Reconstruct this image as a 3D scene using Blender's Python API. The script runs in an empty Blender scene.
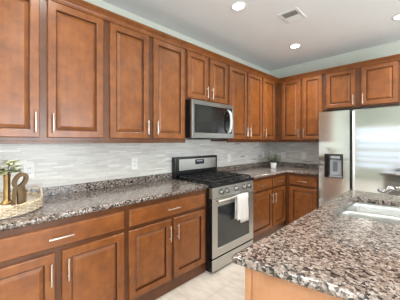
import bpy, bmesh, math, random
from mathutils import Vector
random.seed(7)
SC = bpy.context.scene
COL = SC.collection
PI = math.pi

# ------------------------------------------------------------------ camera
FPX, THETA, HORIZON = 233.0, math.atan2(237, 233), 141.3
cam_d = bpy.data.cameras.new('camera')
cam = bpy.data.objects.new('camera', cam_d); COL.objects.link(cam)
cam.location = (2.306, 0.0, 1.37)
cam.rotation_euler = (PI/2, 0, THETA)
cam_d.sensor_width = 36.0
cam_d.lens = FPX/400*36.0
cam_d.shift_y = (HORIZON-150)/400
cam_d.clip_start = 0.02
SC.camera = cam

# ------------------------------------------------------------------ world, light, exposure
W = bpy.data.worlds.new('world'); SC.world = W; W.use_nodes = True
W.node_tree.nodes['Background'].inputs[0].default_value = (0.75, 0.86, 1.0, 1)
W.node_tree.nodes['Background'].inputs[1].default_value = 1.0
vs = SC.view_settings
vs.view_transform = 'Standard'; vs.look = 'None'; vs.exposure = 1.0; vs.gamma = 1.0; vs.use_curve_mapping = False

ROOM_X, ROOM_Y0, DEEP, CEIL = 5.6, -3.8, 4.185, 2.75

def area(name, loc, rot, sx, sy, power, color=(1, 1, 1)):
    d = bpy.data.lights.new(name, 'AREA'); d.shape = 'RECTANGLE'; d.size = sx; d.size_y = sy
    d.energy = power; d.color = color
    o = bpy.data.objects.new(name, d); COL.objects.link(o); o.location = loc; o.rotation_euler = rot
    return o
TILT = 0.45    # right window lamps tipped upward to brighten the ceiling
# daylight lamps in unseen rear and right windows, placed to even out the light
REAR_WIN = [(0.15, 1.75, 0.40, 1.86), (2.3, 5.2, 0.40, 2.1)]  # first rear window added for the refrigerator's bright reflected band
REAR_W = [8, 440]; RIGHT_W = [16, 70]
RIGHT_WIN = [(-3.2, -1.4, 0.5, 2.1), (0.1, 2.4, 0.6, 2.1)]
for (x0, x1, z0, z1), pw in zip(REAR_WIN, REAR_W):
    area('rear_daylight', ((x0+x1)/2, ROOM_Y0-0.02, (z0+z1)/2), (PI/2+.2, 0, PI), x1-x0, z1-z0, pw, (0.93, 0.97, 1.0))
for (y0, y1, z0, z1), pw in zip(RIGHT_WIN, RIGHT_W):
    area('right_daylight', (ROOM_X+0.02, (y0+y1)/2, (z0+z1)/2), (PI/2+TILT, 0, PI/2), y1-y0, z1-z0, pw, (0.93, 0.97, 1.0))

# unseen fill spots without fixtures, added along the ceiling grid to brighten the far wall
for (x, y, pw) in ((2.03, 1.946, 11), (.887, .45, 16), (2.03, .45, 40), (3.2, .45, 30), (2.03, -1.1, 60), (3.2, -1.1, 50), (.887, -1.1, 60)):
    d = bpy.data.lights.new('fill_spot', 'SPOT'); d.energy = pw; d.spot_size = 2.9; d.spot_blend = 1.0; d.shadow_soft_size = .08; d.color = (1, .94, .86)
    o = bpy.data.objects.new('fill_spot', d); COL.objects.link(o); o.location = (x, y, CEIL-.02)

# ------------------------------------------------------------------ materials
def srgb(r, g, b):
    f = lambda c: (c/255/12.92) if c/255 <= 0.04045 else ((c/255+0.055)/1.055)**2.4
    return (f(r), f(g), f(b), 1)

class NT:
    def __init__(s, name):
        s.m = bpy.data.materials.new(name); s.m.use_nodes = True
        s.t = s.m.node_tree; s.n = s.t.nodes; s.b = s.n['Principled BSDF']
    def new(s, typ, **kw):
        n = s.n.new(typ)
        for k, v in kw.items():
            if k.startswith('i_'):
                n.inputs[int(k[2:]) if k[2:].isdigit() else k[2:].replace('_', ' ')].default_value = v
            else: setattr(n, k, v)
        return n
    def link(s, a, b): s.t.links.new(a, b)
    def ramp(s, fac, stops, interp='LINEAR'):
        r = s.n.new('ShaderNodeValToRGB'); e = r.color_ramp; e.interpolation = interp
        while len(e.elements) < len(stops): e.elements.new(0.5)
        for el, (p, c) in zip(e.elements, stops): el.position = p; el.color = c
        s.link(fac, r.inputs[0]); return r.outputs[0]
    def math(s, op, a, b=None):
        n = s.n.new('ShaderNodeMath'); n.operation = op
        for i, v in enumerate((a, b)):
            if v is None: continue
            if isinstance(v, (int, float)): n.inputs[i].default_value = v
            else: s.link(v, n.inputs[i])
        return n.outputs[0]
    def pos(s): return s.new('ShaderNodeNewGeometry').outputs['Position']
    def mapped(s, scale, vec=None):
        m = s.new('ShaderNodeMapping'); m.inputs['Scale'].default_value = scale
        s.link(vec or s.pos(), m.inputs['Vector']); return m.outputs[0]
    def bump(s, h, strength, dist=0.01):
        b = s.new('ShaderNodeBump'); b.inputs['Strength'].default_value = strength; b.inputs['Distance'].default_value = dist
        s.link(h, b.inputs['Height']); s.link(b.outputs[0], s.b.inputs['Normal'])
    def noise(s, vec, scale, detail=4, rough=0.55):
        n = s.new('ShaderNodeTexNoise'); n.inputs['Scale'].default_value = scale
        n.inputs['Detail'].default_value = detail; n.inputs['Roughness'].default_value = rough
        s.link(vec, n.inputs['Vector']); return n
    def set(s, **kw):
        for k, v in kw.items(): s.b.inputs[k.replace('_', ' ')].default_value = v
        return s.m

def wood(name, c0, c1, c2, scale, rough=0.34, coat=0.2):
    t = NT(name)
    g = t.noise(t.mapped(scale), 1.0, 6, 0.6)
    bl = t.noise(t.pos(), 9.0, 5, 0.65)
    f = t.math('ADD', t.math('MULTIPLY', g.outputs[0], 0.32), t.math('MULTIPLY', bl.outputs[0], 0.68))
    c = t.ramp(f, [(0.30, c0), (0.5, c1), (0.70, c2)])
    t.link(c, t.b.inputs['Base Color'])
    t.bump(g.outputs[0], 0.012)
    return t.set(Roughness=rough, Coat_Weight=coat, Coat_Roughness=0.22)
WD0, WD1, WD2 = srgb(102, 56, 25), srgb(129, 75, 33), srgb(149, 92, 44)
M = {}
M['wood'] = wood('wood_vertical_grain', WD0, WD1, WD2, (22, 22, 2.2))
M['wood_l'] = wood('wood_horizontal_grain_left', WD0, WD1, WD2, (22, 2.2, 22))
M['wood_f'] = wood('wood_horizontal_grain_far', WD0, WD1, WD2, (2.2, 22, 22))
M['frame'] = wood('wood_dark_frame', srgb(76, 42, 20), srgb(94, 54, 26), srgb(110, 66, 33), (20, 20, 2.5))
M['glaze'] = NT('dark_glaze').set(Base_Color=srgb(66, 34, 18), Roughness=0.45)
M['oak'] = wood('pale_oak', srgb(160, 110, 74), srgb(176, 125, 87), srgb(188, 140, 102), (18, 18, 2.0), 0.42, 0.1)

def granite(name, light):
    t = NT(name)
    nz = t.noise(t.pos(), 45, 3, 0.6)
    mx = t.new('ShaderNodeMixRGB', blend_type='LINEAR_LIGHT'); mx.inputs[0].default_value = 0.012
    t.link(t.pos(), mx.inputs[1]); t.link(nz.outputs[1], mx.inputs[2])
    v = t.new('ShaderNodeTexVoronoi'); v.inputs['Scale'].default_value = 98
    t.link(mx.outputs[0], v.inputs['Vector'])
    sp = t.new('ShaderNodeSeparateColor'); t.link(v.outputs['Color'], sp.inputs[0])
    a, b = light
    base = t.ramp(sp.outputs[0], [(0.0, srgb(40, 37, 37)), (0.17, srgb(88, 80, 76)), (0.36, srgb(130, 116, 107)), (0.56, a), (0.82, b)], 'CONSTANT')
    fn = t.noise(t.pos(), 150, 3, 0.7)
    dk = t.ramp(fn.outputs[0], [(0.40, (0.25, 0.23, 0.23, 1)), (0.49, (1, 1, 1, 1))])
    m2 = t.new('ShaderNodeMixRGB', blend_type='MULTIPLY'); m2.inputs[0].default_value = 0.85
    t.link(base, m2.inputs[1]); t.link(dk, m2.inputs[2])
    t.link(m2.outputs[0], t.b.inputs['Base Color'])
    return t.set(Roughness=0.13, IOR=1.55, Specular_IOR_Level=0.6)
M['granite'] = granite('speckled_granite', (srgb(149, 135, 125), srgb(170, 163, 157)))

def tile():
    t = NT('linear_stone_mosaic')
    s = t.new('ShaderNodeSeparateXYZ'); t.link(t.pos(), s.inputs[0])
    u = t.math('ADD', s.outputs[0], s.outputs[1])
    zz = t.math('DIVIDE', s.outputs[2], 0.0165)
    row = t.math('FLOOR', zz)
    w1 = t.new('ShaderNodeTexWhiteNoise', noise_dimensions='1D'); t.link(row, w1.inputs['W'])
    row2 = t.math('ADD', row, 37.3)
    w2 = t.new('ShaderNodeTexWhiteNoise', noise_dimensions='1D'); t.link(row2, w2.inputs['W'])
    ln = t.math('ADD', t.math('MULTIPLY', w2.outputs[0], 0.16), 0.10)
    uu = t.math('ADD', t.math('DIVIDE', u, ln), t.math('MULTIPLY', w1.outputs[0], 9.0))
    cell = t.math('FLOOR', uu)
    cv = t.new('ShaderNodeCombineXYZ'); t.link(cell, cv.inputs[0]); t.link(row, cv.inputs[1])
    w3 = t.new('ShaderNodeTexWhiteNoise', noise_dimensions='3D'); t.link(cv.outputs[0], w3.inputs['Vector'])
    c = t.ramp(w3.outputs[0], [(0.0, srgb(214, 212, 207)), (0.3, srgb(208, 206, 201)), (0.55, srgb(220, 218, 214)),
                               (0.78, srgb(201, 199, 194)), (0.9, srgb(229, 228, 224)), (0.988, srgb(140, 134, 126))], 'CONSTANT')
    fz = t.math('FRACT', zz); fu = t.math('FRACT', uu)
    g1 = t.math('LESS_THAN', fz, 0.09)
    g2 = t.math('LESS_THAN', t.math('MULTIPLY', fu, ln), 0.0016)
    g = t.math('MAXIMUM', g1, g2)
    mx = t.new('ShaderNodeMixRGB'); t.link(g, mx.inputs[0]); t.link(c, mx.inputs[1]); mx.inputs[2].default_value = srgb(196, 194, 189)
    vn = t.noise(t.mapped((6, 6, 60)), 1.0, 4)
    vc = t.ramp(vn.outputs[0], [(0.35, (0.86, 0.86, 0.86, 1)), (0.6, (1, 1, 1, 1))])
    m2 = t.new('ShaderNodeMixRGB', blend_type='MULTIPLY'); m2.inputs[0].default_value = 0.7
    t.link(mx.outputs[0], m2.inputs[1]); t.link(vc, m2.inputs[2])
    t.link(m2.outputs[0], t.b.inputs['Base Color'])
    t.bump(t.math('SUBTRACT', 1.0, g), 0.25, 0.002)
    return t.set(Roughness=0.28)
M['tile'] = tile()

def paint(name, c, rough=0.75):
    t = NT(name)
    n = t.noise(t.pos(), 90, 3)
    t.bump(n.outputs[0], 0.05, 0.003)
    return t.set(Base_Color=c, Roughness=rough)
M['wall'] = paint('pale_green_grey_paint', srgb(208, 213, 202))
M['ceil'] = paint('ceiling_paint', srgb(238, 239, 240))
M['white_paint'] = paint('white_trim_paint', srgb(232, 232, 228), 0.4)

def floor_mat():
    t = NT('beige_floor_tile')
    br = t.new('ShaderNodeTexBrick'); br.offset = 0.5
    br.inputs['Scale'].default_value = 1.0; br.inputs['Brick Width'].default_value = 0.45; br.inputs['Row Height'].default_value = 0.45
    br.inputs['Mortar Size'].default_value = 0.004
    br.inputs['Color1'].default_value = srgb(216, 210, 201); br.inputs['Color2'].default_value = srgb(211, 204, 195)
    br.inputs['Mortar'].default_value = srgb(198, 190, 180)
    t.link(t.pos(), br.inputs['Vector'])
    n = t.noise(t.mapped((3, 7, 3)), 2.0, 6, 0.6)
    c = t.ramp(n.outputs[0], [(0.36, (0.78, 0.77, 0.76, 1)), (0.60, (1, 1, 1, 1))])
    m2 = t.new('ShaderNodeMixRGB', blend_type='MULTIPLY'); m2.inputs[0].default_value = 0.8
    t.link(br.outputs[0], m2.inputs[1]); t.link(c, m2.inputs[2])
    t.link(m2.outputs[0], t.b.inputs['Base Color'])
    return t.set(Roughness=0.35)
M['floor'] = floor_mat()

def metal(name, c, rough, scale=None):
    t = NT(name)
    if scale:
        n = t.noise(t.mapped(scale), 1.0, 3)
        r = t.math('ADD', t.math('MULTIPLY', n.outputs[0], 0.10), rough-0.05)
        t.link(r, t.b.inputs['Roughness']); t.bump(n.outputs[0], 0.006, 0.001)
    else: t.set(Roughness=rough)
    return t.set(Base_Color=c, Metallic=1.0)
def brushed():
    t = NT('brushed_stainless_door')
    tg = t.new('ShaderNodeTangent', direction_type='RADIAL', axis='Z'); t.link(tg.outputs[0], t.b.inputs['Tangent'])
    n = t.noise(t.mapped((1.2, 1.2, 5)), 1.0, 3); t.bump(n.outputs[0], 0.004, 0.02)
    return t.set(Base_Color=srgb(208, 208, 206), Metallic=1.0, Roughness=0.09, Anisotropic=0.8, Anisotropic_Rotation=ANI)
ANI = 0.0
M['steel_h'] = brushed()
M['steel'] = metal('stainless', srgb(196, 195, 192), 0.36, (60, 3, 60))
M['sink'] = metal('satin_sink_steel', srgb(212, 212, 210), 0.30)
M['knob'] = metal('dark_knob_steel', srgb(140, 139, 137), 0.4)
M['steel_dark'] = metal('satin_stainless', srgb(158, 157, 155), 0.36, (60, 3, 60))
M['chrome'] = metal('polished_chrome', srgb(178, 178, 178), 0.08)
M['nickel'] = metal('brushed_nickel', srgb(214, 210, 202), 0.3)
M['brass'] = metal('aged_brass', srgb(160, 128, 84), 0.35)
def plain(name, c, rough=0.4, **kw):
    t = NT(name); n = t.noise(t.pos(), 200, 2); t.bump(n.outputs[0], 0.02, 0.001)
    return t.set(Base_Color=c, Roughness=rough, **kw)
M['black'] = plain('black_enamel', srgb(22, 22, 23), 0.25)
M['iron'] = plain('cast_iron', srgb(30, 30, 31), 0.6)
M['ovenglass'] = plain('oven_door_glass', srgb(46, 50, 52), 0.06, Specular_IOR_Level=0.7)
M['meshglass'] = plain('dark_mesh_glass', srgb(34, 34, 34), 0.10)
M['blackglass'] = plain('dark_glass', srgb(20, 21, 21), 0.05, Specular_IOR_Level=0.5)
M['darkgrey'] = plain('dark_grey_plastic', srgb(60, 60, 62), 0.4)
M['silverplastic'] = plain('silver_plastic', srgb(170, 172, 175), 0.35)
M['palesilver'] = plain('pale_silver_handle_and_highlight', srgb(214, 214, 212), 0.25)
M['white'] = plain('white_plastic', srgb(232, 232, 230), 0.35)
M['ceramic'] = plain('white_ceramic', srgb(240, 240, 238), 0.2)
M['slot'] = plain('outlet_slot', srgb(70, 68, 66), 0.5)
M['ventdark'] = plain('vent_shadow_grey', srgb(120, 117, 114), 0.6)
M['leaf'] = plain('leaf_green', srgb(134, 146, 78), 0.5)
M['leaf2'] = plain('herb_green', srgb(98, 124, 84), 0.5)
M['petal'] = plain('cream_petal', srgb(226, 226, 196), 0.6)
M['stem'] = plain('dark_stem', srgb(50, 56, 30), 0.6)
M['soil'] = plain('soil', srgb(56, 44, 34), 0.9)
M['display'] = plain('range_display', srgb(44, 50, 62), 0.1)
M['paddle'] = plain('grey_paddle', srgb(96, 102, 112), 0.3)
M['greypanel'] = plain('grey_panel', srgb(150, 148, 145), 0.4)
M['gasket'] = plain('black_gasket', srgb(24, 24, 25), 0.5)
def fabric():
    t = NT('white_cotton'); wv = t.new('ShaderNodeTexChecker'); wv.inputs['Scale'].default_value = 700
    t.link(t.pos(), wv.inputs['Vector']); t.bump(wv.outputs[1], 0.15, 0.001)
    return t.set(Base_Color=srgb(238, 238, 238), Roughness=0.9)
M['cotton'] = fabric()
def rattan():
    t = NT('whitewashed_wicker')
    n = t.noise(t.mapped((60, 60, 20)), 1.0, 3)
    c = t.ramp(n.outputs[0], [(0.3, srgb(164, 140, 108)), (0.5, srgb(206, 190, 164)), (0.7, srgb(228, 218, 200))])
    t.link(c, t.b.inputs['Base Color']); return t.set(Roughness=0.7)
M['rattan'] = rattan()
M['tray_floor'] = plain('cream_tray_floor', srgb(232, 224, 208), 0.35)
M['acacia'] = wood('carved_brown_wood', srgb(62, 43, 22), srgb(92, 68, 36), srgb(118, 90, 52), (16, 16, 5), 0.5, 0.0)
def emis(name, c, s):
    t = NT(name); return t.set(Base_Color=c, Emission_Color=c, Emission_Strength=s)
M['lens'] = emis('lit_lamp_lens', (1, 0.97, 0.92, 1), 9.0)

# ------------------------------------------------------------------ mesh helpers
class MB:
    def __init__(s): s.bm = bmesh.new()
    def box(s, x0, x1, y0, y1, z0, z1, bev=0.0, mi=0, f=None):
        t = bmesh.new(); r = bmesh.ops.create_cube(t, size=1)
        for v in r['verts']:
            v.co = Vector((x0+(v.co.x+.5)*(x1-x0), y0+(v.co.y+.5)*(y1-y0), z0+(v.co.z+.5)*(z1-z0)))
        if bev: bmesh.ops.bevel(t, geom=t.edges[:], offset=bev, segments=2, affect='EDGES', profile=0.6)
        return s.merge(t, mi, f)
    def merge(s, t, mi=0, f=None, smooth=False):
        mp = {v: s.bm.verts.new(f(*v.co) if f else v.co) for v in t.verts}
        for fc in t.faces:
            try: nf = s.bm.faces.new([mp[v] for v in fc.verts])
            except ValueError: continue
            nf.material_index = mi; nf.smooth = smooth or fc.smooth
        t.free(); return s
    def loops(s, rings, cap0=False, cap1=False, closed=True, mi=0, smooth=False, mis=None, f=None, loop_closed=False):
        R = [[s.bm.verts.new(f(*p) if f else p) for p in r] for r in rings]
        n = len(R[0]); pairs = list(zip(R, R[1:]))
        if loop_closed: pairs.append((R[-1], R[0]))
        for k, (a, b) in enumerate(pairs):
            for i in range(n if closed else n-1):
                j = (i+1) % n
                fc = s.bm.faces.new((a[i], a[j], b[j], b[i])); fc.smooth = smooth
                fc.material_index = mis[k] if mis else mi
        if cap0: fc = s.bm.faces.new(R[0][::-1]); fc.material_index = mis[0] if mis else mi
        if cap1: fc = s.bm.faces.new(R[-1]); fc.material_index = mis[-1] if mis else mi
        return s
    def tube(s, pts, r, n=10, cap=True, mi=0, closed=False, f=None):
        pts = [Vector(p) for p in pts]; m = len(pts); rs = r if isinstance(r, (list, tuple)) else [r]*m
        rings = []; up = None
        for i, p in enumerate(pts):
            if closed: d = pts[(i+1) % m]-pts[i-1]
            else: d = pts[min(i+1, m-1)]-pts[max(i-1, 0)]
            d.normalize()
            if up is None:
                up = Vector((0, 0, 1)) if abs(d.z) < .9 else Vector((1, 0, 0))
            up = (up-d*up.dot(d)).normalized(); sd = d.cross(up)
            rings.append([tuple(p+(up*math.cos(2*PI*k/n)+sd*math.sin(2*PI*k/n))*rs[i]) for k in range(n)])
        return s.loops(rings, cap and not closed, cap and not closed, True, mi, True, None, f, closed)
    def lathe(s, prof, c, n=24, mi=0, cap0=False, cap1=False, axis='z'):
        rings = []
        for (r, h) in prof:
            ring = []
            for k in range(n):
                a = 2*PI*k/n; x, y = r*math.cos(a), r*math.sin(a)
                if axis == 'z': ring.append((c[0]+x, c[1]+y, c[2]+h))
                elif axis == 'x': ring.append((c[0]+h, c[1]+x, c[2]+y))
                else: ring.append((c[0]+x, c[1]+h, c[2]+y))
            rings.append(ring)
        return s.loops(rings, cap0, cap1, True, mi, True)
    def rect(s, prof, a0, a1, z0, z1, f, mis=None, cap0=False, cap1=False, loop_closed=False):
        rings = [[(a0+i, b, z0+i), (a1-i, b, z0+i), (a1-i, b, z1-i), (a0+i, b, z1-i)] for (i, b) in prof]
        return s.loops(rings, cap0, cap1, True, 0, False, mis, f, loop_closed)
    def done(s, name, mats, parent=None, loc=None):
        bm = s.bm
        bmesh.ops.recalc_face_normals(bm, faces=bm.faces[:])
        o = Vector(loc) if loc is not None else (world_loc(parent) if parent else Vector((0, 0, 0)))
        bmesh.ops.translate(bm, verts=bm.verts[:], vec=-o)
        me = bpy.data.meshes.new(name); bm.to_mesh(me); bm.free()
        for m in (mats if isinstance(mats, (list, tuple)) else [mats]): me.materials.append(M[m] if isinstance(m, str) else m)
        ob = bpy.data.objects.new(name, me); COL.objects.link(ob)
        if parent:
            ob.parent = parent; ob.location = o-world_loc(parent)
        else: ob.location = o
        return ob
def world_loc(o):
    v = Vector(o.location)
    while o.parent: o = o.parent; v += Vector(o.location)
    return v
def tag(o, label, cat=None, group=None):
    o['label'] = label
    if cat: o['category'] = cat
    if group: o['group'] = group
    return o
def thing(name, label, cat, loc, group=None):
    o = bpy.data.objects.new(name, None); COL.objects.link(o); o.location = loc; o.empty_display_size = .05
    return tag(o, label, cat, group)
def struct(o): o['kind'] = 'structure'; return o
def FL(a, b, z): return (b, a, z)            # left wall: a along the wall, b out of it
def FF(a, b, z): return (a, DEEP-b, z)       # far wall

# ------------------------------------------------------------------ the room
m = MB(); m.box(-.1, ROOM_X+.1, ROOM_Y0-.1, DEEP+.1, -.08, 0); struct(m.done('floor', 'floor'))
m = MB(); m.box(-.1, ROOM_X+.1, ROOM_Y0-.1, DEEP+.1, CEIL, CEIL+.08); struct(m.done('ceiling', 'ceil'))
m = MB(); m.box(-.1, 0, ROOM_Y0-.1, DEEP+.1, 0, CEIL); wl = struct(m.done('wall_left', 'wall'))
m = MB(); m.box(0, ROOM_X+.1, DEEP, DEEP+.1, 0, CEIL); wf = struct(m.done('wall_far', 'wall'))
def holed(name, lo, hi, wins, mapf):
    m = MB(); edges = [lo]
    for (a0, a1, z0, z1) in wins:
        m.box(edges[-1], a0, 0, .1, 0, CEIL, f=mapf)
        m.box(a0, a1, 0, .1, 0, z0, f=mapf); m.box(a0, a1, 0, .1, z1, CEIL, f=mapf); edges.append(a1)
    m.box(edges[-1], hi, 0, .1, 0, CEIL, f=mapf)
    struct(m.done(name, 'wall'))
FR = lambda a, b, z: (a, ROOM_Y0-b, z)
FX = lambda a, b, z: (ROOM_X+b, a, z)
holed('wall_rear', 0, ROOM_X, REAR_WIN, FR)
holed('wall_right', ROOM_Y0-.1, DEEP, RIGHT_WIN, FX)
for n, (w, mapf) in enumerate([(w, FR) for w in REAR_WIN]+[(w, FX) for w in RIGHT_WIN]):
    a0, a1, z0, z1 = w; m = MB()
    m.rect([(-.07, 0), (-.07, -.02), (.0, -.02), (.0, 0)], a0, a1, z0, z1, mapf, loop_closed=True)
    mid = (a0+a1)/2; m.box(mid-.03, mid+.03, -.02, .01, z0, z1, f=mapf)
    for q in ((.78, .045), (.62, .02), (.45, .06), (.27, .03), (.14, .05)) if n == 0 else ():      # cross bars added to band the refrigerator's reflection
        zq = z0+(z1-z0)*q[0]; m.box(a0, a1, -.025, .008, zq-q[1], zq+q[1], f=mapf)
    struct(m.done('window_%d' % (n+1), 'white_paint'))

# crown moulding and mosaic
CABF = 0.33
def crown(name, pts_fn, mat):
    prof = [(0.0, 2.393), (0.021, 2.393), (0.024, 2.398), (0.024, 2.404), (0.028, 2.406), (0.033, 2.417), (0.043, 2.426), (0.047, 2.427), (0.047, 2.432), (0.057, 2.438), (0.064, 2.445), (0.067, 2.447), (0.067, 2.456), (0.0, 2.456)]
    m = MB(); m.loops([pts_fn(o, z) for (o, z) in prof], closed=False, loop_closed=True, smooth=False)
    return struct(m.done(name, mat))
crown('trim_1', lambda o, z: [(CABF+o, -1.0, z), (CABF+o, DEEP-CABF-o, z)], 'wood_l')
crown('trim_2', lambda o, z: [(CABF+o, DEEP-CABF-o, z), (2.12, DEEP-CABF-o, z)], 'wood_f')
m = MB(); m.box(0.0005, .008, -1.0, DEEP-.001, .90, 1.42); m.done('tile_backsplash', 'tile', wl)
m = MB(); m.box(.0085, 1.20, DEEP-.008, DEEP-.0005, .90, 1.42); m.done('tile_backsplash', 'tile', wf)

# ------------------------------------------------------------------ cabinets
def pull(parent, f, a, z, b, vertical=True, L=.14):
    """bar pull centred at (a, z) on the face at depth b"""
    m = MB(); h = L/2; s = .029
    ax = (lambda t: (a, b+s, z+t)) if vertical else (lambda t: (a+t, b+s, z))
    fx = (lambda t, q: (a, b+q, z+t)) if vertical else (lambda t, q: (a+t, b+q, z))
    m.tube([ax(-h), ax(-h+.004), ax(h-.004), ax(h)], [.0042, .0052, .0052, .0042], 10, f=f)
    for t in (-h*.68, h*.68): m.tube([fx(t, .0005), fx(t, s)], .0048, 8, f=f)
    return m.done('handle', 'nickel', parent)
def door(root, f, a0, a1, z0, z1, b, handle=None, hz=None):
    m = MB()
    m.rect([(0, b+.0005), (0, b+.014), (.005, b+.020), (.050, b+.020), (.056, b+.0165), (.0585, b+.015), (.059, b+.0005)],
           a0, a1, z0, z1, f, mis=[0, 0, 0, 0, 1, 1], loop_closed=False)
    d = m.done('door', ['wood', 'glaze'], root)
    m = MB()
    m.rect([(.0595, b+.001), (.0595, b+.0065), (.0635, b+.0065), (.083, b+.0155), (.086, b+.017), (.089, b+.0172)], a0, a1, z0, z1, f, mis=[1, 1, 0, 0, 0], cap0=False, cap1=True)
    m.done('raised_panel', ['wood', 'glaze'], d)
    if handle is not None: pull(d, f, handle, hz, b+.020)
    return d
def drawer(root, f, a0, a1, z0, z1, b, hmat, handle=True):
    m = MB()
    m.rect([(0, b+.0005), (0, b+.012), (.006, b+.018), (.010, b+.020), (.013, b+.020)], a0, a1, z0, z1, f, cap0=True, cap1=True)
    d = m.done('drawer', hmat, root)
    if handle: pull(d, f, (a0+a1)/2, (z0+z1)/2, b+.020, False)
    return d
def cab_root(name, label, f, a, z, group):
    p = f(a, .02, z); return thing(name, label, 'cabinet', p, group)
def carcass(root, f, a0, a1, z0, z1, bf, openings, name='carcass', b0=.009):
    """box with a face frame standing round the openings"""
    m = MB(); m.box(a0, a1, b0, bf-.019, z0, z1, f=f)
    m.done(name, 'frame', root)
    m = MB(); m.box(a0, a1, bf-.0185, bf, z0, z1, .0015, f=f)
    m.done('face_frame', 'frame', root)
UG, BG = 'upper wall cabinets', 'base cabinets under the counters'
UZ0, UZ1, DZ0, DZ1 = 1.372, 2.44, 1.397, 2.392
def upper(label, f, a0, a1, doors, z0=UZ0, dz0=DZ0, rail=True):
    r = cab_root('wall_cabinet', label, f, a0, z0, UG)
    carcass(r, f, a0+.0005, a1-.0005, z0, UZ1, CABF, doors)
    for (d0, d1, hy, hz) in doors: door(r, f, d0, d1, dz0, DZ1, CABF, hy, hz)
    if rail:
        m = MB(); m.box(a0+.0005, a1-.0005, CABF-.025, CABF-.001, z0-.018, z0-.0005, .002, f=f); m.done('light_rail', 'frame', r)
    return r
HZ = 1.503
upper('two-door upper cabinet at the left edge of the photo, above the wicker tray', FL, -.075, .82, [(-.05, .344, .318, HZ), (.392, .793, .424, HZ)])
upper('tall two-door upper cabinet left of the microwave, above the counter with the wall outlet', FL, .82, 1.715, [(.85, 1.232, 1.212, HZ), (1.287, 1.690, 1.318, HZ)])
upper('short two-door upper cabinet directly above the microwave', FL, 1.715, 2.475, [(1.734, 2.062, 2.037, 1.955), (2.108, 2.440, 2.128, 1.955)], 1.842, 1.862, False)
upper('two-door upper cabinet just right of the microwave', FL, 2.475, 3.338, [(2.492, 2.894, 2.872, HZ), (2.932, 3.322, 2.954, HZ)])
upper('single-door upper cabinet on the range wall, ending in the room corner', FL, 3.338, 3.8545, [(3.352, 3.735, 3.392, HZ)])
upper('two-door upper cabinet on the far wall between the corner and the refrigerator', FF, .331, 1.094, [(.421, .738, .715, HZ), (.775, 1.070, .799, HZ)])
upper('short two-door upper cabinet above the refrigerator', FF, 1.094, 2.05, [(1.127, 1.502, 1.480, 1.955), (1.570, 1.965, 1.594, 1.955)], 1.842, 1.864, False)

BF = 0.61
def base(label, f, a0, a1, doors, drawers, hmat):
    r = cab_root('base_cabinet', label, f, a0, 0, BG)
    carcass(r, f, a0+.0005, a1-.0005, .10, .8755, BF, doors)
    m = MB(); m.box(a0+.0005, a1-.0005, .02, BF-.012, 0.0005, .0995, f=f); m.done('toe_kick', 'frame', r)
    for (d0, d1, hy) in doors: door(r, f, d0, d1, .118, .668, BF, hy, .548)
    for (d0, d1) in drawers: drawer(r, f, d0, d1, .700, .832, BF, hmat)
    return r
base('base cabinet below the wicker tray, at the lower left of the photo', FL, -.045, .866, [(-.02, .378, .352), (.415, .838, .447)], [(-.02, .838)], 'wood_l')
base('base cabinet with one wide drawer and two doors, left of the range', FL, .866, 1.760, [(.880, 1.290, 1.264), (1.322, 1.724, 1.352)], [(.882, 1.724)], 'wood_l')
base('base cabinet with one drawer, directly right of the range', FL, 2.533, 3.140, [(2.555, 3.118, 3.096)], [(2.555, 3.118)], 'wood_l')
base('narrow base cabinet on the range wall, beside the inner corner', FL, 3.140, 3.574, [(3.160, 3.545, 3.184)], [(3.160, 3.545)], 'wood_l')
base('base cabinet on the far wall, left of the refrigerator', FF, .612, 1.135, [(.680, 1.092, None)], [(.680, 1.092)], 'wood_f')

# ------------------------------------------------------------------ countertops
def inset(poly, d):
    n = len(poly); out = []
    for i in range(n):
        p0, p1, p2 = Vector(poly[i-1]), Vector(poly[i]), Vector(poly[(i+1) % n])
        e1, e2 = (p1-p0).normalized(), (p2-p1).normalized()
        n1, n2 = Vector((-e1.y, e1.x)), Vector((-e2.y, e2.x))
        b = (n1+n2); k = d/max(.2, (b.dot(n1)))
        out.append(p1+b*k)
    return out
def slab(m, poly, z0, z1, r, hole=None):
    rr = [(r, z0, ), (0.3*r, z0+.3*r), (0, z0+r), (0, z1-r), (.12*r, z1-.6*r), (.45*r, z1-.2*r), (r, z1)]
    rings = [[(p.x, p.y, z) for p in inset(poly, d)] for (d, z) in rr]
    bm = m.bm; R = [[bm.verts.new(p) for p in ring] for ring in rings]; n = len(poly)
    for a, b in zip(R, R[1:]):
        for i in range(n):
            j = (i+1) % n; fc = bm.faces.new((a[i], a[j], b[j], b[i])); fc.smooth = True
    hs = []
    if hole:
        hs = [[bm.verts.new((x, y, z)) for (x, y) in hole] for z in (z0, z1)]
        for i in range(len(hole)):
            j = (i+1) % len(hole); bm.faces.new((hs[0][i], hs[0][j], hs[1][j], hs[1][i]))
    for k, ring in ((0, R[0]), (1, R[-1])):
        if not hole: bm.faces.new(ring); continue
        es = []
        for lp in (ring, hs[k]):
            for i in range(len(lp)):
                e = bm.edges.get((lp[i], lp[(i+1) % len(lp)])) or bm.edges.new((lp[i], lp[(i+1) % len(lp)]))
                es.append(e)
        bmesh.ops.triangle_fill(bm, use_beauty=True, use_dissolve=False, edges=es)
def rounded(poly, idx, rad, n=6):
    out = []
    for i, p in enumerate(poly):
        if i not in idx: out.append(p); continue
        p1 = Vector(p); a = (Vector(poly[i-1])-p1).normalized(); b = (Vector(poly[(i+1) % len(poly)])-p1).normalized()
        for k in range(n+1):
            t = k/n; q = (p1+a*rad)*(1-t)**2+p1*2*t*(1-t)+(p1+b*rad)*t**2; out.append((q.x, q.y))
    return out
CT0, CT1 = .876, .914
m = MB(); slab(m, [(.0085, -.6), (.642, -.6), (.642, 1.7605), (.0085, 1.7605)], CT0, CT1, .012)
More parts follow.
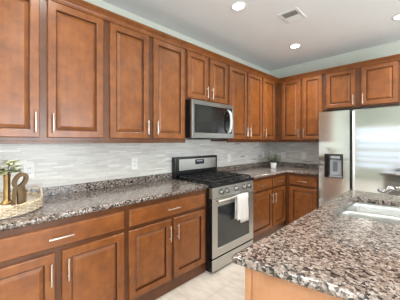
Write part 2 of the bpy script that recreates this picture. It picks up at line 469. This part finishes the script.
c = tag(m.done('countertop', 'granite', None, (.3, .6, CT0)), 'speckled granite countertop left of the range, holding the wicker tray', 'countertop', 'granite countertops')
m = MB(); m.box(.0085, .029, -.6, 1.7605, CT1+.0003, .985, .002); m.done('backsplash_strip', 'granite', c)
m = MB(); slab(m, [(.0085, 2.5325), (.642, 2.5325), (.642, DEEP-.642), (1.150, DEEP-.642), (1.150, DEEP-.0085), (.0085, DEEP-.0085)], CT0, CT1, .012)
c = tag(m.done('countertop', 'granite', None, (.3, 3.5, CT0)), 'L-shaped speckled granite countertop right of the range, turning the room corner', 'countertop', 'granite countertops')
m = MB(); m.box(.0085, .029, 2.5325, DEEP-.0085, CT1+.0003, .985, .002); m.box(.0295, 1.150, DEEP-.029, DEEP-.0085, CT1+.0003, .985, .002); m.done('backsplash_strip', 'granite', c)
IS = rounded([(1.722, .745), (2.85, .960), (2.85, 2.57), (1.722, 2.57)], (0, 3), .014)
SX0, SX1, SY0, SY1 = 1.832, 2.36, 1.615, 2.25
SK = lambda x, y: (x, y+.19*(x-SX0))      # the sink follows the slant of the island's end
HOLE = [SK(x, y) for x, y in rounded([(SX0, SY0), (SX1, SY0), (SX1, SY1), (SX0, SY1)], (0, 1, 2, 3), .02)]
m = MB(); slab(m, IS, CT0, CT1, .014, HOLE)
tag(m.done('countertop', 'granite', None, (2.2, 1.6, CT0)), 'speckled granite island top around the steel sink', 'countertop', 'granite countertops')

# island body: hollow cabinet so that the sink has room
r = thing('kitchen_island', 'pale oak island cabinet under the granite top with the sink', 'island', (2.3, 1.6, 0))
def wallprism(m, pts, t, z0, z1):
    a, b = Vector(pts[0]), Vector(pts[1]); d = (b-a).normalized(); nn = Vector((-d.y, d.x))*t
    q = [a, b, b+nn, a+nn]
    m.loops([[(p.x, p.y, z0) for p in q], [(p.x, p.y, z1) for p in q]], True, True)
sl = (.960-.745)/(2.85-1.722)
ex = lambda x: .745+(x-1.722)*sl+.042
m = MB(); wallprism(m, [(1.790, ex(1.790)), (2.81, ex(2.81))], .018, .0005, CT0-.0005); m.done('end_panel', 'oak', r)
m = MB(); m.box(1.760, 1.788, ex(1.76)-.004, ex(1.76)+.04, .0005, CT0-.0005, .002); m.done('corner_post', 'oak', r)
m = MB(); m.box(1.764, 1.782, ex(1.76)+.0405, 2.53, .0005, CT0-.0005); m.done('side_panel', 'oak', r)
m = MB(); m.box(2.792, 2.81, ex(2.81)+.03, 2.511, .0005, CT0-.0005); m.done('side_panel', 'oak', r)
m = MB(); m.box(1.7825, 2.7915, 2.512, 2.53, .0005, CT0-.0005); m.done('back_panel', 'greypanel', r)

# ------------------------------------------------------------------ sink and faucet
r = thing('kitchen_sink', 'stainless double-bowl sink set into the island top', 'sink', (2.1, 1.9, .70))
def bowl(y0, y1, zt, depth):
    P = lambda i: rounded([(SX0+.006+i, y0+i), (SX1-.006-i, y0+i), (SX1-.006-i, y1-i), (SX0+.006+i, y1-i)], (0, 1, 2, 3), max(.018, .03-i*.2), 5)
    prof = [(0, zt), (.004, zt-.02), (.010, zt-depth+.04), (.022, zt-depth+.012), (.05, zt-depth)]
    m = MB(); m.loops([[SK(x, y)+(z,) for (x, y) in P(i)] for (i, z) in prof], False, True, smooth=True)
    return m.done('bowl', 'sink', r)
ZT = CT0-.002; DIV = 1.95
b1 = bowl(SY0+.004, DIV-.008, ZT-.012, .19); b2 = bowl(DIV+.008, SY1-.004, ZT-.012, .19)
for bb, yy in ((b1, (SY0+DIV)/2), (b2, (SY1+DIV)/2)):
    m = MB(); m.lathe([(.045, .004), (.040, .006), (.034, .003), (.0, .003)], SK(2.11, yy)+(ZT-.202,), 20); m.done('drain', 'chrome', bb)
m = MB(); m.box(SX0+.008, SX1-.008, DIV-.008, DIV+.008, ZT-.026, ZT-.008, .005, f=lambda x, y, z: SK(x, y)+(z,)); m.done('divider', 'sink', r)
m = MB(); o_ = [(SX0-.02, SY0-.02), (SX1+.02, SY0-.02), (SX1+.02, SY1+.02), (SX0-.02, SY1+.02)]
i_ = [(SX0+.004, SY0+.002), (SX1-.004, SY0+.002), (SX1-.004, SY1-.002), (SX0+.004, SY1-.002)]
m.loops([[SK(x, y)+(ZT,) for x, y in o_], [SK(x, y)+(ZT,) for x, y in i_], [SK(x, y)+(ZT-.014,) for x, y in i_]]); m.done('rim', 'sink', r)

fx, fy = 2.47, 1.90
r = thing('faucet', 'chrome faucet reaching over the sink in front of the refrigerator', 'faucet', (fx, fy, CT1))
m = MB(); m.lathe([(.030, .0005), (.030, .006), (.024, .014), (.021, .05), (.020, .11), (.022, .15), (.018, .172), (0, .175)], (fx, fy, CT1), 20, cap0=True); m.done('body', 'chrome', r)
m = MB()
pts = [(fx, fy, 1.055), (2.36, fy-.01, 1.072), (2.24, fy-.02, 1.080), (2.15, fy-.03, 1.080), (2.115, fy-.032, 1.080)]
m.tube(pts, [.014, .013, .013, .013, .014], 12); m.done('spout', 'chrome', r)
m = MB(); m.tube([(2.118, fy-.032, 1.081), (2.10, fy-.034, 1.076), (2.082, fy-.036, 1.058), (2.066, fy-.037, 1.048), (2.050, fy-.038, 1.056), (2.044, fy-.038, 1.066)], [.0145, .016, .016, .0145, .0125, .010], 12); m.done('spray_head', 'chrome', r)
m = MB(); m.tube([(fx, fy, 1.085), (fx+.02, fy+.03, 1.12), (fx+.05, fy+.07, 1.14)], [.008, .007, .009], 8); m.done('lever', 'chrome', r)

# ------------------------------------------------------------------ refrigerator
FX0, FX1, FY, FT = 1.172, 2.085, 3.40, 1.766
SPL = 1.549
r = thing('refrigerator', 'stainless side-by-side refrigerator with a water dispenser', 'refrigerator', ((FX0+FX1)/2, 3.8, 0))
m = MB(); m.box(FX0+.004, FX1-.004, FY+.072, DEEP-.03, .03, FT-.012, .006); m.box(FX0+.03, FX1-.03, FY+.09, DEEP-.06, .0005, .03); m.done('cabinet', 'darkgrey', r)
m = MB(); m.box(FX0+.01, FX1-.01, FY+.03, FY+.071, .02, .085, .004); m.done('base_grille', 'gasket', r)
# freezer door with an opening for the dispenser
DX0, DX1, DZa, DZb = 1.243, 1.462, .892, 1.203
m = MB(); x0, x1 = FX0, SPL-.014
for (a0, a1, z0, z1) in ((x0, DX0, .09, FT), (DX1, x1, .09, FT), (DX0, DX1, .09, DZa), (DX0, DX1, DZb, FT)):
    m.box(a0, a1, FY, FY+.068, z0, z1)
bmesh.ops.remove_doubles(m.bm, verts=m.bm.verts[:], dist=1e-5)
dl = m.done('freezer_door', 'steel_h', r)
m = MB(); m.box(SPL+.0125, FX1, FY, FY+.068, .09, FT, .006); dr = m.done('door', 'steel_h', r)
m = MB(); m.box(SPL-.0135, SPL+.0115, FY+.030, FY+.07, .09, FT-.004); m.done('pocket_handle', 'gasket', dl)
m = MB(); m.tube([(SPL+.030, FY-.0135, .12), (SPL+.030, FY-.0135, FT-.02)], .0125, 14); m.done('door_edge_highlight', 'palesilver', dr)  # pale tube paints in the window highlight on the door's rounded edge
# dispenser
m = MB(); m.rect([(0, .0), (0, -.004), (.007, -.004), (.009, .045), (.009, .055), (0, .055)], DX0, DX1, DZa, DZb, lambda a, b, z: (a, FY+b, z), loop_closed=False)
dp = m.done('dispenser', 'gasket', r)
m = MB(); m.box(DX0+.010, DX1-.010, FY+.05, FY+.056, DZa+.010, DZb-.010); m.done('niche_back', 'darkgrey', dp)
m = MB(); m.box(DX0+.010, DX0+.050, FY-.003, FY+.049, DZa+.010, DZb-.010, .002); m.done('control_panel', 'blackglass', dp)
m = MB(); m.box(DX0+.053, DX1-.012, FY-.001, FY+.049, DZb-.068, DZb-.011, .004); sh = m.done('spout_housing', 'darkgrey', dp)
m = MB(); m.box(DX0+.075, DX1-.035, FY-.004, FY-.0012, DZb-.058, DZb-.026, .001); m.done('screen', 'silverplastic', sh)
m = MB(); m.box(DX0+.055, DX1-.026, FY+.030, FY+.049, DZa+.03, DZb-.073, .004); m.done('niche_liner', 'silverplastic', dp)
m = MB(); m.box(DX0+.100, DX0+.150, FY+.012, FY+.029, DZa+.085, DZb-.10, .006); m.done('paddle', 'paddle', dp)
m = MB(); m.box(DX0+.053, DX1-.012, FY-.002, FY+.049, DZa+.010, DZa+.024, .003); m.done('drip_tray', 'silverplastic', dp)

# ------------------------------------------------------------------ gas range
RY0, RY1 = 1.763, 2.530
r = thing('gas_range', 'stainless gas range with a black cooktop between the base cabinets', 'range', (.35, (RY0+RY1)/2, 0))
m = MB(); m.box(.035, .645, RY0, RY1, .055, .885, .003); m.box(.06, .64, RY0+.002, RY1-.002, .012, .055); m.done('body', 'black', r)
for x in (.10, .625):
    for y in (RY0+.03, RY1-.03):
        m = MB(); m.lathe([(.018, .0005), (.018, .010), (.01, .0115)], (x, y, 0), 12, cap0=True, cap1=True); m.done('foot', 'black', r)
m = MB(); m.box(.035, .700, RY0-.001, RY1+.001, .886, .918, .006); cook = m.done('cooktop', 'black', r)
# grates: three cast iron frames
for k in range(3):
    y0 = RY0+.03+k*.2355; y1 = y0+.228; m = MB()
    zt = .950
    for (a, b) in (((.14, y0), (.66, y0)), ((.14, y1), (.66, y1)), ((.14, y0), (.14, y1)), ((.66, y0), (.66, y1)), ((.40, y0), (.40, y1)), ((.14, (y0+y1)/2), (.66, (y0+y1)/2))):
        xa, xb = sorted((a[0], b[0])); ya, yb = sorted((a[1], b[1]))
        m.box(xa-.006, xb+.006, ya-.006, yb+.006, zt-.014, zt, .002)
    for x in (.14, .66):
        for y in (y0, y1): m.box(x-.008, x+.008, y-.008, y+.008, .9185, zt-.013)
    for x in (.27, .53):
        m.box(x-.09, x+.09, (y0+y1)/2-.005, (y0+y1)/2+.005, zt-.012, zt+.002); m.box(x-.005, x+.005, y0+.01, y1-.01, zt-.012, zt+.002)
    m.done('grate', 'iron', cook)
for y in (RY0+.145, RY1-.145):
    for x in (.27, .53):
        m = MB(); m.lathe([(.045, .0005), (.045, .008), (.034, .010), (.034, .018), (.028, .021), (0, .021)], (x, y, .918), 20, cap0=True); m.done('burner', 'iron', cook)
# backguard
m = MB(); m.box(.012, .085, RY0, RY1, .90, 1.172, .008); bg = m.done('backguard', 'black', r)
m = MB(); m.box(.0855, .092, RY0+.060, RY1-.035, 1.005, 1.146, .003); m.done('fascia', 'steel', bg)
m = MB(); m.box(.0925, .094, 2.09, 2.255, 1.07, 1.132, .001); m.done('display', 'display', bg)
m = MB(); m.box(.0942, .0948, 2.115, 2.225, 1.105, 1.120); m.done('digits', 'silverplastic', bg)
# control panel with knobs (slanted)
m = MB(); q = [(.646, .772), (.692, .772), (.686, .885), (.646, .885)]
m.loops([[(x, RY0+.004, z) for x, z in q], [(x, RY1-.004, z) for x, z in q]], True, True); cp = m.done('control_panel', 'steel', r)
for y in (1.905, 2.0, 2.165, 2.32, 2.42):
    m = MB(); m.lathe([(.026, .001), (.025, .006), (.021, .008), (.019, .030), (.016, .034), (0, .034)], (.689, y, .826), 20, axis='x'); k = m.done('knob', 'knob', cp)
    m = MB(); m.box(.724, .728, y-.003, y+.003, .826-.016, .826+.016, .001); m.done('pointer', 'black', k)
    m = MB(); m.lathe([(.036, .0), (.036, .0012), (.027, .0012)], (.6885, y, .826), 20, axis='x'); m.done('knob_bezel', 'darkgrey', k)
# oven door
m = MB(); ff = FL
m.rect([(0, .646), (0, .688), (.004, .692), (.080, .692), (.086, .686), (.086, .646)], RY0+.004, RY1-.004, .155, .766, ff, mis=[1, 0, 0, 0, 0]); od = m.done('oven_door', ['steel', 'black'], r)
m = MB(); m.box(.662, .685, RY0+.0905, RY1-.0905, .2415, .6795); m.done('window', 'ovenglass', od)
m = MB(); m.tube([(.742, RY0+.03, .752), (.742, RY1-.03, .752)], .0115, 14)
for y in (RY0+.06, RY1-.06): m.tube([(.6925, y, .748), (.742, y, .752)], .009, 10)
m.done('handle', 'nickel', od)
m = MB(); m.rect([(0, .646), (0, .686), (.004, .690), (.006, .690)], RY0+.004, RY1-.004, .014, .138, FL, mis=[1, 0, 0], cap0=True); m.rect([(.006, .690), (.02, .690)], RY0+.004, RY1-.004, .014, .138, FL, cap1=True); dw = m.done('drawer', ['steel', 'black'], r)

# towel over the oven handle
m = MB(); rings = []; ny = 22
prof = [(-.016, .50), (-.016, .62), (-.016, .735), (-.0135, .758), (0, .7705), (.0145, .760), (.0165, .735), (.017, .66), (.018, .58), (.018, .50), (.018, .452)]
for (dx, z) in prof:
    ring = []
    for k in range(ny+1):
        t = k/ny; y = 2.105+t*.205; low = max(0, (.74-z)/.3)
        fold = (.003*math.sin(t*15)+.003*math.sin(t*9+1))*low if dx > 0 else 0
        zz = z + (.045 if t < .28 else 0)*(1 if z < .47 else 0)
        ring.append((.742+dx+fold, y+(t-.5)*.02*low, zz))
    rings.append(ring)
m.loops(rings, closed=False, smooth=True)
tw = tag(m.done('dish_towel', 'cotton', None, (.742, 2.2, .76)), 'white dish towel hanging over the oven door handle', 'towel')
sm = tw.modifiers.new('thick', 'SOLIDIFY'); sm.thickness = .0025; sm.offset = 0

# ------------------------------------------------------------------ microwave
MY0, MY1, MX, MZ0, MZ1 = 1.722, 2.474, .405, 1.405, 1.838
r = thing('microwave', 'stainless over-the-range microwave mounted under the short upper cabinet', 'microwave', (.2, (MY0+MY1)/2, MZ0))
m = MB(); m.box(.0095, MX, MY0, MY1, MZ0, MZ1, .003); m.done('casing', 'black', r)
m = MB(); fm = FL
m.rect([(0, MX+.0005), (0, MX+.022), (.004, MX+.026), (.034, MX+.026), (.038, MX+.022), (.038, MX+.0005)], MY0+.001, MY1-.001, MZ0+.002, MZ1-.002, fm)
# wider top and bottom rails
m.box(MX+.001, MX+.0255, MY0+.03, MY1-.03, MZ0+.03, MZ0+.062, .002); m.box(MX+.001, MX+.0255, MY0+.03, MY1-.03, MZ1-.052, MZ1-.03, .002)
md = m.done('door', 'steel_dark', r)
m = MB(); m.box(MX+.001, MX+.019, MY0+.0395, MY1-.0395, MZ0+.0625, MZ1-.0525, .002); m.done('window', 'blackglass', md)
m = MB(); m.box(MX+.0192, MX+.021, MY0+.09, MY1-.24, MZ0+.10, MZ1-.085, .001); m.done('window_mesh', 'meshglass', md)
m = MB(); ya = MY1-.125
m.tube([(MX+.019, ya, MZ0+.07), (MX+.050, ya, MZ0+.09), (MX+.072, ya, MZ0+.14), (MX+.078, ya, MZ0+.215), (MX+.072, ya, MZ0+.29), (MX+.050, ya, MZ0+.34), (MX+.019, ya, MZ0+.36)], [.012, .015, .017, .0175, .017, .015, .012], 12); m.done('handle', 'palesilver', md)
m = MB()
for k in range(5): m.box(MX+.0192, MX+.0200, MY1-.085, MY1-.050, MZ0+.085+k*.045, MZ0+.105+k*.045)
m.done('buttons', 'darkgrey', md)
m = MB(); m.box(.10, .36, 1.93, 2.30, MZ0-.012, MZ0-.0005, .002); m.done('vent_filter', 'darkgrey', r)

# ------------------------------------------------------------------ wall outlets
def outlet(f, a, z, label):
    o = MB(); o.box(a-.037, a+.037, .0085, .0135, z-.060, z+.060, .002, f=f)
    o = tag(o.done('wall_outlet', 'white', None, f(a, .0085, z)), label, 'outlet', 'white wall outlets')
    m = MB(); m.box(a-.0175, a+.0175, .0137, .0155, z-.034, z+.034, .003, f=f); rc = m.done('receptacle', 'white', o)
    m = MB()
    for dz in (-.02, .02):
        for da in (-.007, .007): m.box(a+da-.0015, a+da+.0015, .0156, .0159, z+dz-.006, z+dz+.006, f=f)
    m.done('socket_slots', 'slot', rc)
outlet(FL, .333, 1.133, 'white outlet on the mosaic behind the wicker tray')
outlet(FL, 1.263, 1.129, 'white outlet on the mosaic above the counter just left of the range')
outlet(FL, 2.902, 1.112, 'white outlet on the mosaic just right of the range')
outlet(FL, 3.92, 1.112, 'white outlet on the left wall nearest the room corner')
outlet(FF, .285, 1.110, 'white outlet on the far wall behind the potted herb')
outlet(FF, .667, 1.116, 'white outlet on the far wall beside the refrigerator')

# ------------------------------------------------------------------ things on the counters
# wicker tray
TC = (.300, .118, CT1+.0008); TR = .253
r = thing('wicker_tray', 'round whitewashed wicker tray on the left countertop', 'tray', TC)
m = MB(); m.lathe([(0, 0), (TR-.02, 0), (TR-.016, .004), (TR-.016, .046), (TR-.02, .050), (0, .050)], TC, 48); m.done('base', 'tray_floor', r)
m = MB()
nst = 56
for k in range(6):                                                  # woven rows going in and out of the stakes
    z = TC[2]+.011+k*.0092; pts = []
    for i in range(nst*4):
        a = 2*PI*i/(nst*4); rr = TR-.010+.0045*math.sin(nst*a/2+k*PI); pts.append((TC[0]+rr*math.cos(a), TC[1]+rr*math.sin(a), z))
    m.tube(pts, .0052, 6, closed=True)
m.done('woven_wall', 'rattan', r)
m = MB(); pts = []
for i in range(160):
    a = 2*PI*i/160; w = 26*a
    pts.append((TC[0]+(TR-.010+.003*math.cos(w))*math.cos(a), TC[1]+(TR-.010+.003*math.cos(w))*math.sin(a), TC[2]+.066+.002*math.sin(w)))
m.tube(pts, .007, 8, closed=True); m.done('rim', 'rattan', r)
for sg in (1, -1):
    m = MB(); pts = []; ca = 1.90 if sg > 0 else 1.90+PI
    for i in range(13):
        t = i/12*PI; a = ca+math.cos(t)*.36
        rr = TR-.006; pts.append((TC[0]+rr*math.cos(a), TC[1]+rr*math.sin(a), TC[2]+.064+.056*math.sin(t)**.8))
    m.tube(pts, .0065, 8); m.done('handle', 'rattan', r)

# carved wooden loop ornament: a broad strip of wood looped over itself
def strip(m, path, wid, thk, nv):
    """sweep a flat rectangular section along path (points); nv = width direction"""
    P = [Vector(p) for p in path]; nv = Vector(nv).normalized(); rings = []
    for i, p in enumerate(P):
        d = (P[min(i+1, len(P)-1)]-P[max(i-1, 0)]).normalized(); s = d.cross(nv).normalized()
        rings.append([tuple(p+nv*wid/2+s*thk/2), tuple(p+nv*wid/2-s*thk/2), tuple(p-nv*wid/2-s*thk/2), tuple(p-nv*wid/2+s*thk/2)])
    m.loops(rings, True, True)
OC = Vector((.44, .203, TC[2]+.0505))
r = thing('loop_ornament', 'brown carved wooden loop ornament standing in the wicker tray', 'ornament', OC)
u = Vector((-.12, .99, 0)).normalized(); nv = Vector((u.y, -u.x, 0))
def op(a, h, o=0): return OC+u*a+Vector((0, 0, h))+nv*o
m = MB(); pts = []
for i in range(29):                                                 # ring leaning to the right, open towards the legs
    t = 2*PI*i/28; h = .154+.040*math.cos(t); pts.append(op(.022+.028*math.sin(t)+.30*(h-.154), h))
rings = []
for i in range(28):
    p = Vector(pts[i]); d = (Vector(pts[i+1])-Vector(pts[i-1] if i else pts[27])).normalized(); sd = d.cross(nv).normalized()
    rings.append([tuple(p+nv*q*.020+sd*w*.0100) for q, w in ((-1, -1), (-1, 1), (1, 1), (1, -1))])
m.loops(rings, loop_closed=True); m.done('loop', 'acacia', r)
m = MB(); strip(m, [op(.012, .118), op(.019, .085), op(.021, .04), op(.021, .0)], .036, .026, nv); m.done('leg', 'acacia', r)
m = MB(); strip(m, [op(.036, .118, -.012), op(.046, .08, -.016), op(.047, .04, -.018), op(.047, .0, -.018)], .030, .018, nv); m.done('leg', 'acacia', r)
m = MB(); strip(m, [op(.004, .125), op(-.006, .10), op(-.010, .05), op(-.012, .0)], .030, .016, nv); m.done('leg', 'acacia', r)

# brass vase with leaves and cream blossoms
VC = (.355, .166, TC[2]+.0505)
r = thing('flower_vase', 'slender brass vase of cream blossoms and leaves in the wicker tray', 'vase', VC)
m = MB(); m.lathe([(.0, 0), (.034, 0), (.036, .006), (.033, .012), (.022, .020), (.0185, .034), (.0185, .17), (.0205, .184), (.0215, .190), (.0185, .190), (.016, .17), (0, .165)], VC, 24); m.done('vessel', 'brass', r)
def leaf(m, p, d, L, w, mi=0):
    d = Vector(d).normalized(); sd = d.cross(Vector((0, 0, 1)))
    sd = sd.normalized() if sd.length > .01 else Vector((1, 0, 0)); nn = sd.cross(d)
    p = Vector(p); R = []
    for t, k in ((0, .1), (.25, .8), (.55, 1), (.8, .6), (1, .05)):
        c = p+d*L*t-Vector((0, 0, .25*L*t*t)); R.append([tuple(c-sd*w*k/2+nn*w*.12*k), tuple(c-nn*.001), tuple(c+sd*w*k/2+nn*w*.12*k)])
    m.loops(R, closed=False, mi=mi, smooth=True)
rng = random.Random(4)
ms, ml, mp = MB(), MB(), MB()
for k in range(13):
    a = k*2.4; sp = .03+.07*rng.random(); h = .01+.085*rng.random()
    b = Vector((VC[0], VC[1], VC[2]+.168)); e = Vector((VC[0]+sp*math.cos(a), VC[1]+sp*math.sin(a)-.01, VC[2]+.185+h))
    mid = (b+e)/2+Vector((0, 0, .02)); ms.tube([b, mid, e], [.0022, .002, .0015], 6)
    for q in range(4):
        pt = mid+(e-mid)*(q/3); an = rng.random()*6.3
        leaf(ml, pt, (math.cos(an), math.sin(an), .2+.4*rng.random()), .040+.015*rng.random(), .030)
    for q in range(9):
        an = rng.random()*6.3; leaf(mp, e, (math.cos(an), math.sin(an), -.3+1.2*rng.random()), .030, .024)
ms.done('stems', 'stem', r); ml.done('leaves', 'leaf', r); mp.done('blossoms', 'petal', r)

# potted herb in the corner
PC = (.345, 3.69, CT1+.0008)
r = thing('potted_herb', 'small white pot of green herbs on the counter near the room corner', 'potted plant', PC)
m = MB(); m.lathe([(0, 0), (.040, 0), (.044, .006), (.052, .088), (.050, .092), (.046, .088), (.045, .075)], PC, 28); m.done('pot', 'ceramic', r)
m = MB(); m.lathe([(.0445, .074), (.02, .078), (0, .079)], PC, 20); m.done('soil', 'soil', r)
m = MB(); rng = random.Random(3); ms = MB()
for k in range(60):
    a = rng.random()*6.283; sp = .12*rng.random()**.7; h = .05+.15*rng.random()*(1-sp/.18)
    b = Vector((PC[0]+.02*math.cos(a), PC[1]+.02*math.sin(a), PC[2]+.078)); e = b+Vector((sp*math.cos(a), sp*math.sin(a), h))
    ms.tube([b, (b+e)/2+Vector((0, 0, .012)), e], .0014, 5)
    for q in range(3):
        an = rng.random()*6.283; leaf(m, b+(e-b)*(.5+.25*q), (math.cos(an), math.sin(an), .35), .034, .017)
ms.done('stems', 'stem', r); m.done('leaves', 'leaf2', r)

# ------------------------------------------------------------------ ceiling lights and vent
def can(x, y, label, glow):
    r = thing('ceiling_light', label, 'ceiling light', (x, y, CEIL), 'recessed ceiling lights')
    m = MB(); m.lathe([(.078, -.0005), (.080, -.005), (.072, -.008), (.060, -.006), (.058, -.0005)], (x, y, CEIL), 32); m.done('trim_ring', 'white', r)
    m = MB(); m.lathe([(.0575, -.004), (.04, -.0045), (0, -.0045)], (x, y, CEIL), 32); m.done('lens', 'lens', r)
    d = bpy.data.lights.new('can_glow', 'SPOT'); d.energy = glow; d.spot_size = 2.3; d.spot_blend = 1.0; d.shadow_soft_size = .06; d.color = (1, .93, .83)
    o = bpy.data.objects.new('can_glow', d); COL.objects.link(o); o.parent = r; o.location = (0, 0, -.02)
can(.887, 1.946, 'round recessed ceiling light nearest the camera, above the range', 24)
can(.864, 3.346, 'round recessed ceiling light near the corner, below the air vent in the photo', 60)
can(2.03, 3.381, 'round recessed ceiling light above the refrigerator, cut by the right edge of the photo', 40)
r = thing('ceiling_vent', 'white rectangular air vent in the ceiling', 'air vent', (1.19, 2.52, CEIL))
m = MB(); fz = lambda a, b, z: (a, z, CEIL-b)
m.rect([(0, .0005), (0, .005), (.004, .008), (.030, .006), (.030, .0005)], 1.085, 1.295, 2.385, 2.655, fz); m.done('frame', 'white', r)
m = MB(); m.box(1.115, 1.265, 2.415, 2.625, CEIL-.002, CEIL-.0005); m.done('backing', 'ventdark', r)
for k in range(12):                                                 # two banks of louvres throwing air opposite ways
    y = 2.425+k*.0173; sg = -1 if k < 6 else 1; m = MB()
    q = [(y-sg*.007, CEIL-.0026), (y+sg*.0075, CEIL-.0085), (y+sg*.0075, CEIL-.0095), (y-sg*.007, CEIL-.0036)]
    m.loops([[(1.117, a, z) for a, z in q], [(1.263, a, z) for a, z in q]], True, True)
    m.done('louvre', 'white', r)
